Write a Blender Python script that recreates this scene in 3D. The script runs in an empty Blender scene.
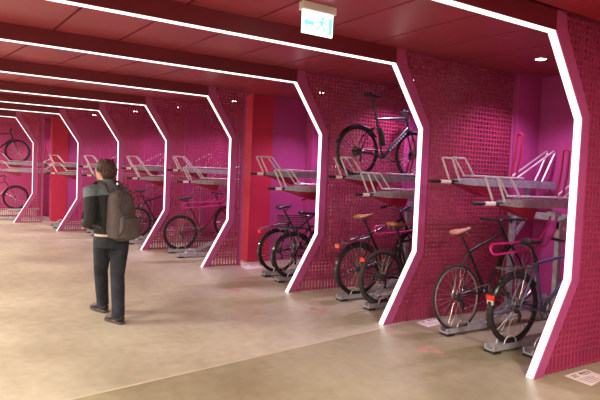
import bpy, bmesh, math, random
from mathutils import Vector, Matrix
random.seed(7)
sc = bpy.context.scene
C = sc.collection
PI = math.pi

# ------------------------------------------------------------------ camera
S = 1.58                                    # eye height
r2 = Vector((0.50391777, 0.86270778, 0.04245191))
u2 = Vector((-0.06116289, -0.01338524, 0.99803804))
fw = Vector((-0.86158342, 0.50552559, -0.04602064))
cd = bpy.data.cameras.new('camera'); cam = bpy.data.objects.new('camera', cd); C.objects.link(cam)
cd.sensor_width = 36; cd.lens = 36*522.904/600; cd.clip_start = 0.05
M4 = Matrix.Identity(4)
for i in range(3):
    M4[i][0] = r2[i]; M4[i][1] = u2[i]; M4[i][2] = -fw[i]
M4[2][3] = S
cam.matrix_world = M4
sc.camera = cam

# ------------------------------------------------------------------ world and light levels
w = bpy.data.worlds.new('world'); sc.world = w; w.use_nodes = True
w.node_tree.nodes['Background'].inputs[0].default_value = (0.9, 0.6, 0.6, 1)
w.node_tree.nodes['Background'].inputs[1].default_value = 0.02
STRIP_POWER = 1.6
LAMP_POWER = 105
LAMP_COLOR = (0.88, 0.66, 1.0)
FILL_POWER = 185
FILLS = [(0.6, 2.6), (0.6, -1.8), (-3.0, -2.9), (-7.0, -2.9), (-11.0, -3.2), (-15.0, -3.4), (-19.2, -2.2)]   # added fill lights, out of view behind and beside the viewer
FILL_OBJ = []
for q, (lx, ly) in enumerate(FILLS):  # area lights of the added fill, lifting the overall brightness
    al = bpy.data.lights.new('fill_lamp', 'AREA'); al.shape = 'RECTANGLE'; al.size = 1.3; al.size_y = 0.5
    al.energy = FILL_POWER*(1.0 if q > 1 else 0.8); al.color = (1.0, 0.90, 0.78)
    ao = bpy.data.objects.new('fill_lamp', al); C.objects.link(ao); ao.location = (lx, ly, 2.905); FILL_OBJ.append(ao)
sc.view_settings.view_transform = 'Standard'
sc.view_settings.look = 'None'
sc.view_settings.exposure = 0.85
sc.view_settings.gamma = 1.0
sc.view_settings.use_curve_mapping = False

# ------------------------------------------------------------------ materials
def srgb(r, g, b):
    f = lambda c: (c/255/12.92) if c/255 <= 0.04045 else ((c/255+0.055)/1.055)**2.4
    return (f(r), f(g), f(b), 1)
def mat(name, col, rough=0.5, metal=0.0, var=0.08, scale=6.0, bump=0.0, bscale=40.0, spec=0.5, coat=0.0):
    m = bpy.data.materials.new(name); m.use_nodes = True
    nt = m.node_tree; b = nt.nodes['Principled BSDF']
    b.inputs['Roughness'].default_value = rough; b.inputs['Metallic'].default_value = metal
    b.inputs['Specular IOR Level'].default_value = spec
    b.inputs['Coat Weight'].default_value = coat
    tc = nt.nodes.new('ShaderNodeTexCoord'); nz = nt.nodes.new('ShaderNodeTexNoise')
    nz.inputs['Scale'].default_value = scale; nz.inputs['Detail'].default_value = 4
    nt.links.new(tc.outputs['Object'], nz.inputs['Vector'])
    rp = nt.nodes.new('ShaderNodeValToRGB')
    rp.color_ramp.elements[0].position = 0.3; rp.color_ramp.elements[1].position = 0.7
    rp.color_ramp.elements[0].color = tuple(c*(1-var) for c in col[:3])+(1,)
    rp.color_ramp.elements[1].color = tuple(min(1, c*(1+var)) for c in col[:3])+(1,)
    nt.links.new(nz.outputs['Fac'], rp.inputs[0]); nt.links.new(rp.outputs[0], b.inputs['Base Color'])
    if bump:
        n2 = nt.nodes.new('ShaderNodeTexNoise'); n2.inputs['Scale'].default_value = bscale
        nt.links.new(tc.outputs['Object'], n2.inputs['Vector'])
        bp = nt.nodes.new('ShaderNodeBump'); bp.inputs['Strength'].default_value = bump; bp.inputs['Distance'].default_value = 0.01
        nt.links.new(n2.outputs['Fac'], bp.inputs['Height']); nt.links.new(bp.outputs[0], b.inputs['Normal'])
    return m
def emit(name, col, power):
    m = bpy.data.materials.new(name); m.use_nodes = True; nt = m.node_tree
    nt.nodes.remove(nt.nodes['Principled BSDF'])
    e = nt.nodes.new('ShaderNodeEmission'); e.inputs[0].default_value = col+(1,) if len(col) == 3 else col
    e.inputs[1].default_value = power
    nt.links.new(e.outputs[0], nt.nodes['Material Output'].inputs[0])
    return m

MT = dict(
 ceil=mat('ceiling_paint', (0.30, 0.038, 0.060, 1), 0.38, var=0.10, scale=1.3),
 conc=mat('grey_plaster', (0.45, 0.40, 0.36, 1), 0.8),
 ceil_back=mat('ceiling_void', (0.05, 0.004, 0.008, 1), 0.8),
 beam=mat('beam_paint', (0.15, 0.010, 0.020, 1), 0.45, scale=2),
 frame=mat('frame_paint', (0.40, 0.065, 0.20, 1), 0.38, scale=3),
 mesh=mat('grating_paint', (0.33, 0.028, 0.092, 1), 0.42, scale=3),
 wall=mat('wall_magenta', (0.43, 0.048, 0.22, 1), 0.6, scale=1.5),
 column=mat('column_red', (0.50, 0.018, 0.06, 1), 0.5, scale=2),
 steel=mat('galvanised_steel', (0.40, 0.40, 0.44, 1), 0.45, 0.35, var=0.25, scale=18, bump=0.05),
 tube=mat('silver_tube', (0.66, 0.63, 0.64, 1), 0.32, 0.4, var=0.1, scale=12),
 chrome=mat('chrome', (0.75, 0.74, 0.74, 1), 0.18, 1.0, var=0.05),
 black=mat('black_plastic', (0.012, 0.012, 0.013, 1), 0.45),
 grip=mat('grip_rubber', (0.010, 0.010, 0.012, 1), 0.6),
 sleeve=mat('pale_sleeve', (0.80, 0.70, 0.68, 1), 0.5),
 red=mat('red_plastic', (0.27, 0.008, 0.03, 1), 0.35),
 pink=mat('pink_tube', (0.55, 0.02, 0.20, 1), 0.35),
 tyre=mat('tyre_rubber', (0.016, 0.015, 0.016, 1), 0.75, var=0.2, scale=30),
 tyre_grey=mat('dusty_tyre', (0.045, 0.038, 0.036, 1), 0.85, var=0.3, scale=30),
 tyre_tan=mat('tan_wall_tyre', (0.16, 0.075, 0.055, 1), 0.7),
 rim_black=mat('black_rim', (0.018, 0.018, 0.02, 1), 0.35, 0.3),
 rim_silver=mat('silver_rim', (0.5, 0.47, 0.46, 1), 0.3, 0.85),
 bk=mat('bike_black', (0.010, 0.010, 0.012, 1), 0.22, 0.1, coat=0.5),
 bkblue=mat('bike_blue_grey', (0.10, 0.15, 0.27, 1), 0.28, 0.3, coat=0.5),
 bkteal=mat('bike_dark_teal', (0.010, 0.017, 0.023, 1), 0.3, 0.0, coat=0.5),
 bksilver=mat('bike_silver', (0.40, 0.42, 0.45, 1), 0.25, 0.7),
 bkred=mat('bike_dark_red', (0.16, 0.01, 0.035, 1), 0.3, 0.1, coat=0.4),
 tan=mat('tan_leather', (0.40, 0.17, 0.055, 1), 0.5, var=0.15, scale=25),
 pale=mat('pale_leather', (0.55, 0.25, 0.19, 1), 0.5),
 metal=mat('drive_metal', (0.16, 0.155, 0.155, 1), 0.35, 0.9, var=0.2, scale=30),
 letter=mat('decal_white', (0.7, 0.72, 0.78, 1), 0.4),
 reflector=mat('red_reflector', (0.85, 0.03, 0.02, 1), 0.15),
 amber=mat('orange_reflector', (0.85, 0.16, 0.05, 1), 0.15),
 white=mat('white_plastic', (0.75, 0.72, 0.70, 1), 0.4),
 skin=mat('skin', (0.60, 0.31, 0.21, 1), 0.55, var=0.06, scale=20),
 hair=mat('hair', (0.050, 0.022, 0.013, 1), 0.5, var=0.35, scale=45, bump=0.9, bscale=70),
 jacket=mat('black_jacket', (0.012, 0.012, 0.014, 1), 0.8, var=0.3, scale=14, bump=0.5, bscale=18),
 yoke=mat('grey_yoke', (0.115, 0.15, 0.165, 1), 0.8, var=0.12, scale=30, bump=0.3, bscale=25),
 shirt=mat('pale_shirt', (0.55, 0.45, 0.36, 1), 0.8),
 jeans=mat('dark_jeans', (0.011, 0.015, 0.024, 1), 0.8, var=0.6, scale=9, bump=0.6, bscale=14),
 pack=mat('backpack_cloth', (0.080, 0.062, 0.060, 1), 0.8, var=0.2, scale=22, bump=0.5, bscale=16),
 pack_dark=mat('backpack_strap', (0.035, 0.026, 0.025, 1), 0.8),
 shoe=mat('shoe_leather', (0.020, 0.017, 0.016, 1), 0.45),
 sole=mat('shoe_sole', (0.075, 0.065, 0.06, 1), 0.7),
 paper=mat('white_sticker', (0.85, 0.76, 0.72, 1), 0.5, var=0.12, scale=20),
 ink=mat('sticker_ink', (0.12, 0.11, 0.15, 1), 0.6),
 joint=mat('floor_joint', (0.58, 0.50, 0.38, 1), 0.5),
 lamp_ring=mat('lamp_ring', (0.5, 0.35, 0.38, 1), 0.35),
)
MT['strip'] = emit('light_strip', (1.0, 0.90, 0.84), STRIP_POWER)
MT['lampglow'] = emit('lamp_glow', (1.0, 0.85, 1.0), 14)
MT['fill'] = emit('fill_glow', (1.0, 0.92, 0.82), 3.0)  # glow of the added fill panels
MT['sign_white'] = emit('sign_white', (0.80, 1.0, 1.0), 1.5)
MT['sign_green'] = emit('sign_green', (0.20, 0.80, 0.68), 0.95)

# polished concrete floor
def floor_mat():
    m = bpy.data.materials.new('polished_concrete'); m.use_nodes = True
    nt = m.node_tree; b = nt.nodes['Principled BSDF']; L = nt.links.new
    tc = nt.nodes.new('ShaderNodeTexCoord')
    n1 = nt.nodes.new('ShaderNodeTexNoise'); n1.inputs['Scale'].default_value = 0.7; n1.inputs['Detail'].default_value = 5
    n2 = nt.nodes.new('ShaderNodeTexNoise'); n2.inputs['Scale'].default_value = 9; n2.inputs['Detail'].default_value = 6
    L(tc.outputs['Object'], n1.inputs['Vector']); L(tc.outputs['Object'], n2.inputs['Vector'])
    r = nt.nodes.new('ShaderNodeValToRGB'); e = r.color_ramp.elements
    e[0].position = 0.30; e[0].color = (0.36, 0.325, 0.225, 1); e[1].position = 0.66; e[1].color = (0.57, 0.54, 0.40, 1)
    L(n1.outputs['Fac'], r.inputs[0])
    mx = nt.nodes.new('ShaderNodeMixRGB'); mx.blend_type = 'OVERLAY'; mx.inputs[0].default_value = 0.25
    L(r.outputs[0], mx.inputs[1]); L(n2.outputs['Fac'], mx.inputs[2])
    # the slab nearest the first frame was cast with a browner mix
    sp = nt.nodes.new('ShaderNodeSeparateXYZ'); L(tc.outputs['Object'], sp.inputs[0])
    ma = nt.nodes.new('ShaderNodeMath'); ma.operation = 'MULTIPLY_ADD'; ma.inputs[1].default_value = 0.165; L(sp.outputs[1], ma.inputs[0]); L(sp.outputs[0], ma.inputs[2])
    gt = nt.nodes.new('ShaderNodeMath'); gt.operation = 'GREATER_THAN'; gt.inputs[1].default_value = -3.68; L(ma.outputs[0], gt.inputs[0])
    m2 = nt.nodes.new('ShaderNodeMixRGB'); m2.blend_type = 'MULTIPLY'; L(gt.outputs[0], m2.inputs[0]); L(mx.outputs[0], m2.inputs[1]); m2.inputs[2].default_value = (0.70, 0.68, 0.60, 1)
    L(m2.outputs[0], b.inputs['Base Color'])
    rr = nt.nodes.new('ShaderNodeMapRange'); rr.inputs[3].default_value = 0.24; rr.inputs[4].default_value = 0.46
    L(n1.outputs['Fac'], rr.inputs[0]); L(rr.outputs[0], b.inputs['Roughness'])
    return m
MT['floor'] = floor_mat()
def perf_mat():
    m = mat('perforated_ceiling', (0.36, 0.018, 0.035, 1), 0.5)
    nt = m.node_tree; b = nt.nodes['Principled BSDF']; L = nt.links.new
    tc = nt.nodes.new('ShaderNodeTexCoord'); v = nt.nodes.new('ShaderNodeTexVoronoi'); v.inputs['Scale'].default_value = 38; v.inputs['Randomness'].default_value = 0
    L(tc.outputs['Object'], v.inputs['Vector'])
    g = nt.nodes.new('ShaderNodeMath'); g.operation = 'LESS_THAN'; g.inputs[1].default_value = 0.33; L(v.outputs['Distance'], g.inputs[0])
    mx = nt.nodes.new('ShaderNodeMixRGB'); L(g.outputs[0], mx.inputs[0]); mx.inputs[1].default_value = (0.36, 0.018, 0.035, 1); mx.inputs[2].default_value = (0.03, 0.003, 0.005, 1)
    L(mx.outputs[0], b.inputs['Base Color'])
    return m
MT['perf'] = perf_mat()

# ------------------------------------------------------------------ mesh helpers
class MB:
    def __init__(s): s.v = []; s.f = []; s.m = []; s.cur = 0
    def add(s, vs, fs):
        o = len(s.v); s.v += [tuple(v) for v in vs]
        for f in fs: s.f.append([o+i for i in f]); s.m.append(s.cur)
    def box(s, x0, y0, z0, x1, y1, z1):
        s.add([(x0,y0,z0),(x1,y0,z0),(x1,y1,z0),(x0,y1,z0),(x0,y0,z1),(x1,y0,z1),(x1,y1,z1),(x0,y1,z1)],
              [(0,3,2,1),(4,5,6,7),(0,1,5,4),(1,2,6,5),(2,3,7,6),(3,0,4,7)])
        return s
    def prism(s, poly, x0, x1):            # poly of (y,z), extruded along x
        n = len(poly)
        s.add([(x0,y,z) for y,z in poly]+[(x1,y,z) for y,z in poly],
              [list(range(n))[::-1], list(range(n,2*n))]+[(i,(i+1)%n,n+(i+1)%n,n+i) for i in range(n)])
        return s
    def prism_z(s, poly, z0, z1):
        n = len(poly)
        s.add([(x,y,z0) for x,y in poly]+[(x,y,z1) for x,y in poly],
              [list(range(n))[::-1], list(range(n,2*n))]+[(i,(i+1)%n,n+(i+1)%n,n+i) for i in range(n)])
        return s
    def tube(s, pts, r, n=8, closed=False, cap=True):
        pts = [Vector(p) for p in pts]; N = len(pts)
        rs = r if isinstance(r, (list, tuple)) else [r]*N
        ups = None; rings = []
        for i, p in enumerate(pts):
            if closed: t = (pts[(i+1)%N]-pts[i-1])
            else: t = pts[min(i+1,N-1)]-pts[max(i-1,0)]
            t = t.normalized()
            if ups is None: ups = Vector((0,0,1)) if abs(t.z) < 0.9 else Vector((0,1,0))
            u = (ups - t*ups.dot(t))
            u = u.normalized() if u.length > 1e-6 else t.orthogonal().normalized()
            ups = u; v = t.cross(u)
            rings.append([p+u*(rs[i]*math.cos(2*PI*k/n))+v*(rs[i]*math.sin(2*PI*k/n)) for k in range(n)])
        vs = [q for g in rings for q in g]; fs = []
        for i in range(N if closed else N-1):
            a = i*n; b = ((i+1)%N)*n
            for k in range(n): fs.append((a+k, a+(k+1)%n, b+(k+1)%n, b+k))
        if cap and not closed: fs += [list(range(n))[::-1], [(N-1)*n+k for k in range(n)]]
        s.add(vs, fs); return s
    def loft(s, rings, n=16, side=(0,1,0)):   # rings: (centre, half width along side, half depth)
        N = len(rings); pts = [Vector(r[0]) for r in rings]; sd0 = Vector(side); vs = []; fs = []
        for i, (c, a, b) in enumerate(rings):
            t = (pts[min(i+1,N-1)]-pts[max(i-1,0)]).normalized()
            sd = (sd0 - t*sd0.dot(t)).normalized(); fr = t.cross(sd)
            for k in range(n):
                an = 2*PI*k/n; vs.append(pts[i]+sd*(a*math.cos(an))+fr*(b*math.sin(an)))
        for i in range(N-1):
            for k in range(n): fs.append((i*n+k, i*n+(k+1)%n, (i+1)*n+(k+1)%n, (i+1)*n+k))
        fs += [list(range(n))[::-1], [(N-1)*n+k for k in range(n)]]
        s.add(vs, fs); return s
    def ring(s, c, R, r, n=40, m=8, a0=0, a1=2*PI, flat=1.0):   # torus (or arc) in the local YZ plane
        c = Vector(c); full = abs(a1-a0-2*PI) < 1e-6; N = n if full else n+1; vs = []; fs = []
        for i in range(N):
            a = a0+(a1-a0)*i/n; e = Vector((0, math.cos(a), math.sin(a)))
            for k in range(m):
                b = 2*PI*k/m; vs.append(c+e*(R+r*math.cos(b))+Vector((r*flat*math.sin(b),0,0)))
        for i in range(n):
            j = (i+1)%N
            for k in range(m): fs.append((i*m+k, i*m+(k+1)%m, j*m+(k+1)%m, j*m+k))
        s.add(vs, fs); return s
    def cyl(s, a, b, r, n=14): return s.tube([a, b], r, n)
    def ball(s, c, rx, ry, rz, nu=18, nv=12):
        c = Vector(c); vs = [c+Vector((0,0,-rz))]; fs = []
        for j in range(1, nv):
            t = -PI/2+PI*j/nv
            for i in range(nu):
                p = 2*PI*i/nu; vs.append(c+Vector((rx*math.cos(t)*math.cos(p), ry*math.cos(t)*math.sin(p), rz*math.sin(t))))
        vs.append(c+Vector((0,0,rz)))
        for i in range(nu): fs.append((0, 1+(i+1)%nu, 1+i))
        for j in range(nv-2):
            for i in range(nu): fs.append((1+j*nu+i, 1+j*nu+(i+1)%nu, 1+(j+1)*nu+(i+1)%nu, 1+(j+1)*nu+i))
        L = len(vs)-1; b = 1+(nv-2)*nu
        for i in range(nu): fs.append((b+i, b+(i+1)%nu, L))
        s.add(vs, fs); return s
    def build(s, name, m, parent=None, smooth=True, bevel=0, remesh=0, sm=0):
        me = bpy.data.meshes.new(name); me.from_pydata(s.v, [], s.f)
        bm = bmesh.new(); bm.from_mesh(me); bmesh.ops.recalc_face_normals(bm, faces=bm.faces); bm.to_mesh(me); bm.free()
        for x in (m if isinstance(m, (list, tuple)) else [m]): me.materials.append(x)
        for p, i in zip(me.polygons, s.m): p.material_index = i
        if smooth: me.shade_smooth()
        me.update()
        if smooth and not remesh:
            try: me.set_sharp_from_angle(angle=math.radians(40))
            except Exception: pass
        o = bpy.data.objects.new(name, me); C.objects.link(o)
        if parent is not None: o.parent = parent
        if bevel:
            md = o.modifiers.new('bevel', 'BEVEL'); md.width = bevel; md.segments = 2; md.limit_method = 'ANGLE'
        if remesh:
            md = o.modifiers.new('remesh', 'REMESH'); md.mode = 'VOXEL'; md.voxel_size = remesh; md.use_smooth_shade = True
            if sm:
                md = o.modifiers.new('smooth', 'SMOOTH'); md.iterations = sm; md.factor = 0.6
        return o
def tag(o, label, cat=None, group=None):
    o['label'] = label
    if cat: o['category'] = cat
    if group: o['group'] = group
    return o
def thing(name, label, cat, loc=(0,0,0), rz=0, group=None):
    o = bpy.data.objects.new(name, None); C.objects.link(o); o.empty_display_size = 0.1
    o.location = loc; o.rotation_euler = (0,0,rz)
    return tag(o, label, cat, group)
def struct(o): o['kind'] = 'structure'; return o

# ------------------------------------------------------------------ layout
FX = [(-2.668, 3.828), (-4.395, 3.67), (-6.122, 3.446), (-8.235, 2.995), (-10.354, 2.51),
      (-12.194, 1.96), (-13.846, 1.334), (-15.991, 0.479), (-17.95, -0.45)]
ORD = ['first', 'second', 'third', 'fourth', 'fifth', 'sixth', 'seventh', 'eighth', 'ninth']
ZA, ZB, ZC, BO = 2.82, 2.161, 0.79, 0.431
CZ = 2.98
YN = -5.5                                   # near wall behind the viewer
def back_y(i): return FX[i][1]+{1: 2.42, 7: 2.90}.get(i, 2.55)         # back wall of the bay whose left frame is i

# ------------------------------------------------------------------ room shell
fl = MB().box(-21, YN, -0.1, 3, 7.5, 0).build('floor', MT['floor'], smooth=False); struct(fl)
# back wall, staggered bay by bay
pts = [(3, back_y(1)+0.1)]
for i in range(1, 9):
    xr = FX[i-1][0] if i > 1 else 3
    if i > 1: pts.append((xr, back_y(i)))
    else: pts[-1] = (xr, back_y(1))
    pts.append((FX[i][0], back_y(i)))
pts.append((FX[8][0], back_y(8)-0.9)); pts.append((-21, back_y(8)-0.9))
poly = pts + [(-21, 7.5), (3, 7.5)]
struct(MB().prism_z(poly, 0, 3.1).build('wall_back', MT['wall'], smooth=False))
struct(MB().box(-21.2, YN, 0, -21, 7.5, 3.1).build('wall_left', MT['wall'], smooth=False))
struct(MB().box(3, YN, 0, 3.2, 7.5, 3.1).build('wall_right', MT['conc'], smooth=False))
struct(MB().box(-21.2, YN-0.2, 0, 3.2, YN, 3.1).build('wall_front', MT['conc'], smooth=False))
struct(MB().box(-21.2, YN-0.2, 3.02, 3.2, 7.5, 3.12).build('ceiling_slab', MT['ceil_back'], smooth=False)).name = 'ceiling'
# ceiling boards with open joints
cb = MB(); g = 0.012
for i in range(1, 9):
    xl, yl = FX[i]; xr, yr = FX[i-1]; sl = (yr-yl)/(xr-xl)
    n0 = -int((yl-YN)/0.65)
    offs = [-0.99-0.65*k for k in range(12, -1, -1)]+[-0.34, 0.31, 0.96, 1.61, 2.42]
    for a, b in zip(offs[:-1], offs[1:]):
        if yl+b < YN: continue
        A = max(yl+a, YN); xm = (xl+xr)/2
        for x0, x1 in ((xl, xm), (xm, xr)) if False else ((xl, xr),):
            q = [(x0, A+g+sl*(x0-xl)), (x1, A+g+sl*(x1-xl)), (x1, yl+b-g+sl*(x1-xl)), (x0, yl+b-g+sl*(x0-xl))]
            cb.prism_z(q, CZ, 3.018)
struct(cb.build('ceiling', MT['ceil'], smooth=False))
struct(MB().box(-2.60, YN, CZ, 3, 7.5, 3.018).build('ceiling', MT['perf'], smooth=False))
struct(MB().box(-21, YN, CZ, FX[8][0], 4, 3.018).build('ceiling', MT['ceil'], smooth=False))
# floor joint
j = MB(); xa = lambda y: -3.68-0.165*y
j.add([(xa(-5.4)-0.012, -5.4, 0.0015), (xa(-5.4)+0.012, -5.4, 0.0015), (xa(3.55)+0.012, 3.55, 0.0015), (xa(3.55)-0.012, 3.55, 0.0015)], [(0,1,2,3)])
struct(j.build('trim_1', MT['joint'], smooth=False))

# red columns and end panels of the partitions
def column_box(x0, y0, x1, y1, m, n):
    o = MB().box(x0, y0, 0, x1, y1, CZ).build('trim_%d' % n, m, smooth=False); struct(o)
column_box(-8.90, 3.93, -8.47, 4.34, MT['column'], 2)
column_box(-8.60, 4.34, -8.50, back_y(3)+0.01, MT['wall'], 3)
column_box(-16.66, 1.40, -16.22, 1.80, MT['column'], 4)
column_box(-16.36, 1.80, -16.26, back_y(7)+0.01, MT['wall'], 5)
for n, i in ((6,1), (7,2), (8,4), (9,5), (10,6)):
    x, y = FX[i]
    column_box(x-0.06, y+1.98, x+0.06, back_y(i)+0.01, MT['wall'], n)

# ------------------------------------------------------------------ light portals
def offset_path(path, d):
    out = []
    n = len(path)
    for i in range(n):
        p = Vector(path[i]); ns = []
        if i > 0: e = (p-Vector(path[i-1])).normalized(); ns.append(Vector((-e.y, e.x)))
        if i < n-1: e = (Vector(path[i+1])-p).normalized(); ns.append(Vector((-e.y, e.x)))
        b = sum(ns, Vector((0,0))).normalized(); k = 1/max(0.3, b.dot(ns[0]))
        out.append(tuple(p+b*(d*k)))
    return out
portal_mw = 0.078
for i, (x, y) in enumerate(FX):
    t = thing('light_portal', '', 'light frame', (x, y, 0), 0, None)
    t['label'] = ('magenta kinked light frame with white strip, %s from the right' % ORD[i]) if i < 8 else \
                 'magenta kinked light frame at the far left edge, beyond all others'
    path = [(YN+0.02-y, ZA), (0, ZA), (BO, ZB), (BO, ZC), (0, 0.0)]
    out = offset_path(path, 0.10)
    out[-1] = (out[-1][0]+0.0, 0.0)
    # body of post; foot cut at the floor
    dirv = (Vector(path[4])-Vector(path[3])).normalized()
    foot = (0.115, 0.0)
    post = [path[1], path[2], path[3], path[4], foot, out[3], out[2], (0.15, ZA+0.02), (0.12, CZ-0.001), (0.0, CZ-0.001)]
    hw = 0.04
    MB().prism(post, -hw, hw).build('frame_post', MT['frame'], t, smooth=False)
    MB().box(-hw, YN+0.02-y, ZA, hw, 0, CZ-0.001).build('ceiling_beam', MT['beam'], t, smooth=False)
    inn = offset_path(path, -0.008)
    inn[-1] = (inn[-1][0], 0.004)
    sp = [(path[0][0], ZA)]+list(path[1:4])+[(0.002, 0.004)]
    stp = MB(); stp.prism(sp+inn[::-1], -0.030, 0.030)
    k5 = len(sp)
    for q in (0, 2*k5-1, 2*k5, 4*k5-1):                     # the ceiling run is narrower away from the corner
        v_ = stp.v[q]; stp.v[q] = (v_[0]*0.48, v_[1], v_[2])
    stp.build('light_strip', MT['strip'], t, smooth=False)

# ------------------------------------------------------------------ grating partitions
def yo(z):
    if z < ZC: return BO*z/ZC
    if z < ZB: return BO
    if z < ZA: return BO*(ZA-z)/(ZA-ZB)
    return 0.0
def inv(yv):          # height spans in which a vertical bar at local y is needed
    yv -= 0.12
    if yv >= BO: return [(0.0, CZ-0.01)]
    zt = ZA-max(yv, 0)*(ZA-ZB)/BO; zb = max(yv, 0)*ZC/BO
    return [(0.0, zb), (zt, CZ-0.01)]
P, BW, BD = 0.052, 0.0080, 0.019
def grating(i, length):
    x, y = FX[i]
    t = thing('grating_partition', ('raspberry steel grating wall behind the %s light frame from the right' % ORD[i]) if i < 8 else 'raspberry steel grating wall beyond the eighth light frame', 'grating wall', (x, y, 0), 0, None)
    h = MB(); v = MB()
    yy = 0.16
    while yy < length:
        for a, b in inv(yy):
            if b-a > 0.03: v.box(-BD, yy-BW, a, BD, yy+BW, b)
        yy += P
    z = 0.02
    while z < CZ-0.02:
        h.box(-BD+0.002, yo(z)+0.115, z-BW, BD-0.002, length, z+BW)
        z += 0.13 if z < 0.03 else P
    v.build('upright_bars', MT['mesh'], t, smooth=False)
    h.build('cross_bars', MT['mesh'], t, smooth=False)
    e = MB().box(-0.022, length-0.01, 0, 0.022, length+0.03, CZ-0.005).build('end_post', MT['frame'], t, smooth=False)
for i in range(9):
    grating(i, 0.66 if i in (3, 7) else 1.94)

# ------------------------------------------------------------------ exit sign
t = thing('exit_sign', 'small glowing green and white exit sign hanging below the ceiling', 'sign', (-3.70, 2.265, 0))
MB().box(-0.035, -0.162, 2.915, 0.035, 0.162, CZ).build('housing', MT['white'], t, smooth=False, bevel=0.006)
MB().box(-0.010, -0.145, 2.735, 0.010, 0.145, 2.915).build('sign_panel', MT['sign_white'], t, smooth=False)
pic = MB(); X = 0.0125
def flat(poly, mb=pic, x0=0.0105, x1=0.0125): mb.prism(poly, x0, x1)
flat([(0.105,2.755),(0.135,2.755),(0.135,2.885),(0.105,2.885)])                 # doorway bar
flat([(-0.135,2.82),(-0.10,2.86),(-0.10,2.835),(-0.04,2.835),(-0.04,2.805),(-0.10,2.805),(-0.10,2.78)])   # arrow
hx = [(0.045+0.013*math.cos(a*PI/6), 2.873+0.013*math.sin(a*PI/6)) for a in range(12)]; flat(hx)          # running figure
flat([(0.02,2.855),(0.05,2.855),(0.045,2.815),(0.02,2.815)])
flat([(0.02,2.815),(0.035,2.82),(0.01,2.79),(-0.015,2.765),(-0.022,2.775)])
flat([(0.03,2.82),(0.047,2.815),(0.070,2.79),(0.062,2.757),(0.052,2.757),(0.052,2.788)])
flat([(0.05,2.855),(0.045,2.84),(0.075,2.825),(0.082,2.832)]); flat([(0.02,2.855),(0.025,2.842),(0.0,2.825),(-0.008,2.832)])
pic.build('pictogram', MT['sign_green'], t, smooth=False)

# ------------------------------------------------------------------ downlights above the bays
LP = [(-3.72, 5.18, 1), (-5.58, 4.98, 2), (-7.44, 4.68, 3), (-9.5, 4.0, 4), (-11.4, 3.5, 5), (-13.1, 2.95, 6), (-15.0, 2.3, 7), (-17.1, 1.5, 8)]
LN = ['above the nearest bay', 'above the bay of the high parked bike', 'above the magenta bay with two black city bikes', 'above the fourth bay from the right',
      'above the fifth bay from the right', 'above the bay behind the walking person', 'above the bay left of the walking person', 'above the leftmost bay']
for (x, y, k), ln in zip(LP, LN):
    t = thing('ceiling_downlight', 'small round recessed downlight '+ln, 'ceiling light', (x, y, CZ), 0, None)
    b = MB()
    n = 24
    ro, ri = 0.075, 0.055
    vs = []
    for rr, zz in ((ro, 0.0), (ro, -0.008), (ri, -0.008), (ri-0.003, 0.0)):
        vs += [(rr*math.cos(2*PI*q/n), rr*math.sin(2*PI*q/n), zz) for q in range(n)]
    fs = []
    for a in range(3):
        for q in range(n): fs.append((a*n+q, a*n+(q+1)%n, (a+1)*n+(q+1)%n, (a+1)*n+q))
    b.add(vs, fs); b.build('trim_ring', MT['lamp_ring'], t)
    MB().cyl((0,0,-0.0055), (0,0,-0.001), 0.052, 24).build('lens', MT['lampglow'], t)
    ld = bpy.data.lights.new('downlight_lamp', 'SPOT'); ld.energy = LAMP_POWER; ld.color = LAMP_COLOR
    ld.spot_size = math.radians(122); ld.spot_blend = 0.8; ld.shadow_soft_size = 0.05
    lo = bpy.data.objects.new('downlight_lamp', ld); C.objects.link(lo); lo.parent = t; lo.location = (0, 0, -0.02)

AL = ['overhead right of the viewer', 'overhead behind the viewer', 'across the aisle from the second light frame', 'across the aisle from the third bay',
      'across the aisle from the fifth bay', 'across the aisle from the seventh bay', 'at the far left end of the aisle']
for (lx, ly), ln in zip(FILLS, AL):
    t = thing('aisle_fill_panel', 'added white fill light panel '+ln, 'ceiling light', (lx, ly, 0))  # invented panels carrying the added fill light, outside the view
    MB().box(-0.68,-0.28,2.93,0.68,0.28,CZ).build('housing', MT['white'], t, smooth=False)  # casing shape of the added fill panel
    MB().box(-0.65,-0.25,2.915,0.65,0.25,2.932).build('fill_face', MT['fill'], t, smooth=False)

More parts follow.
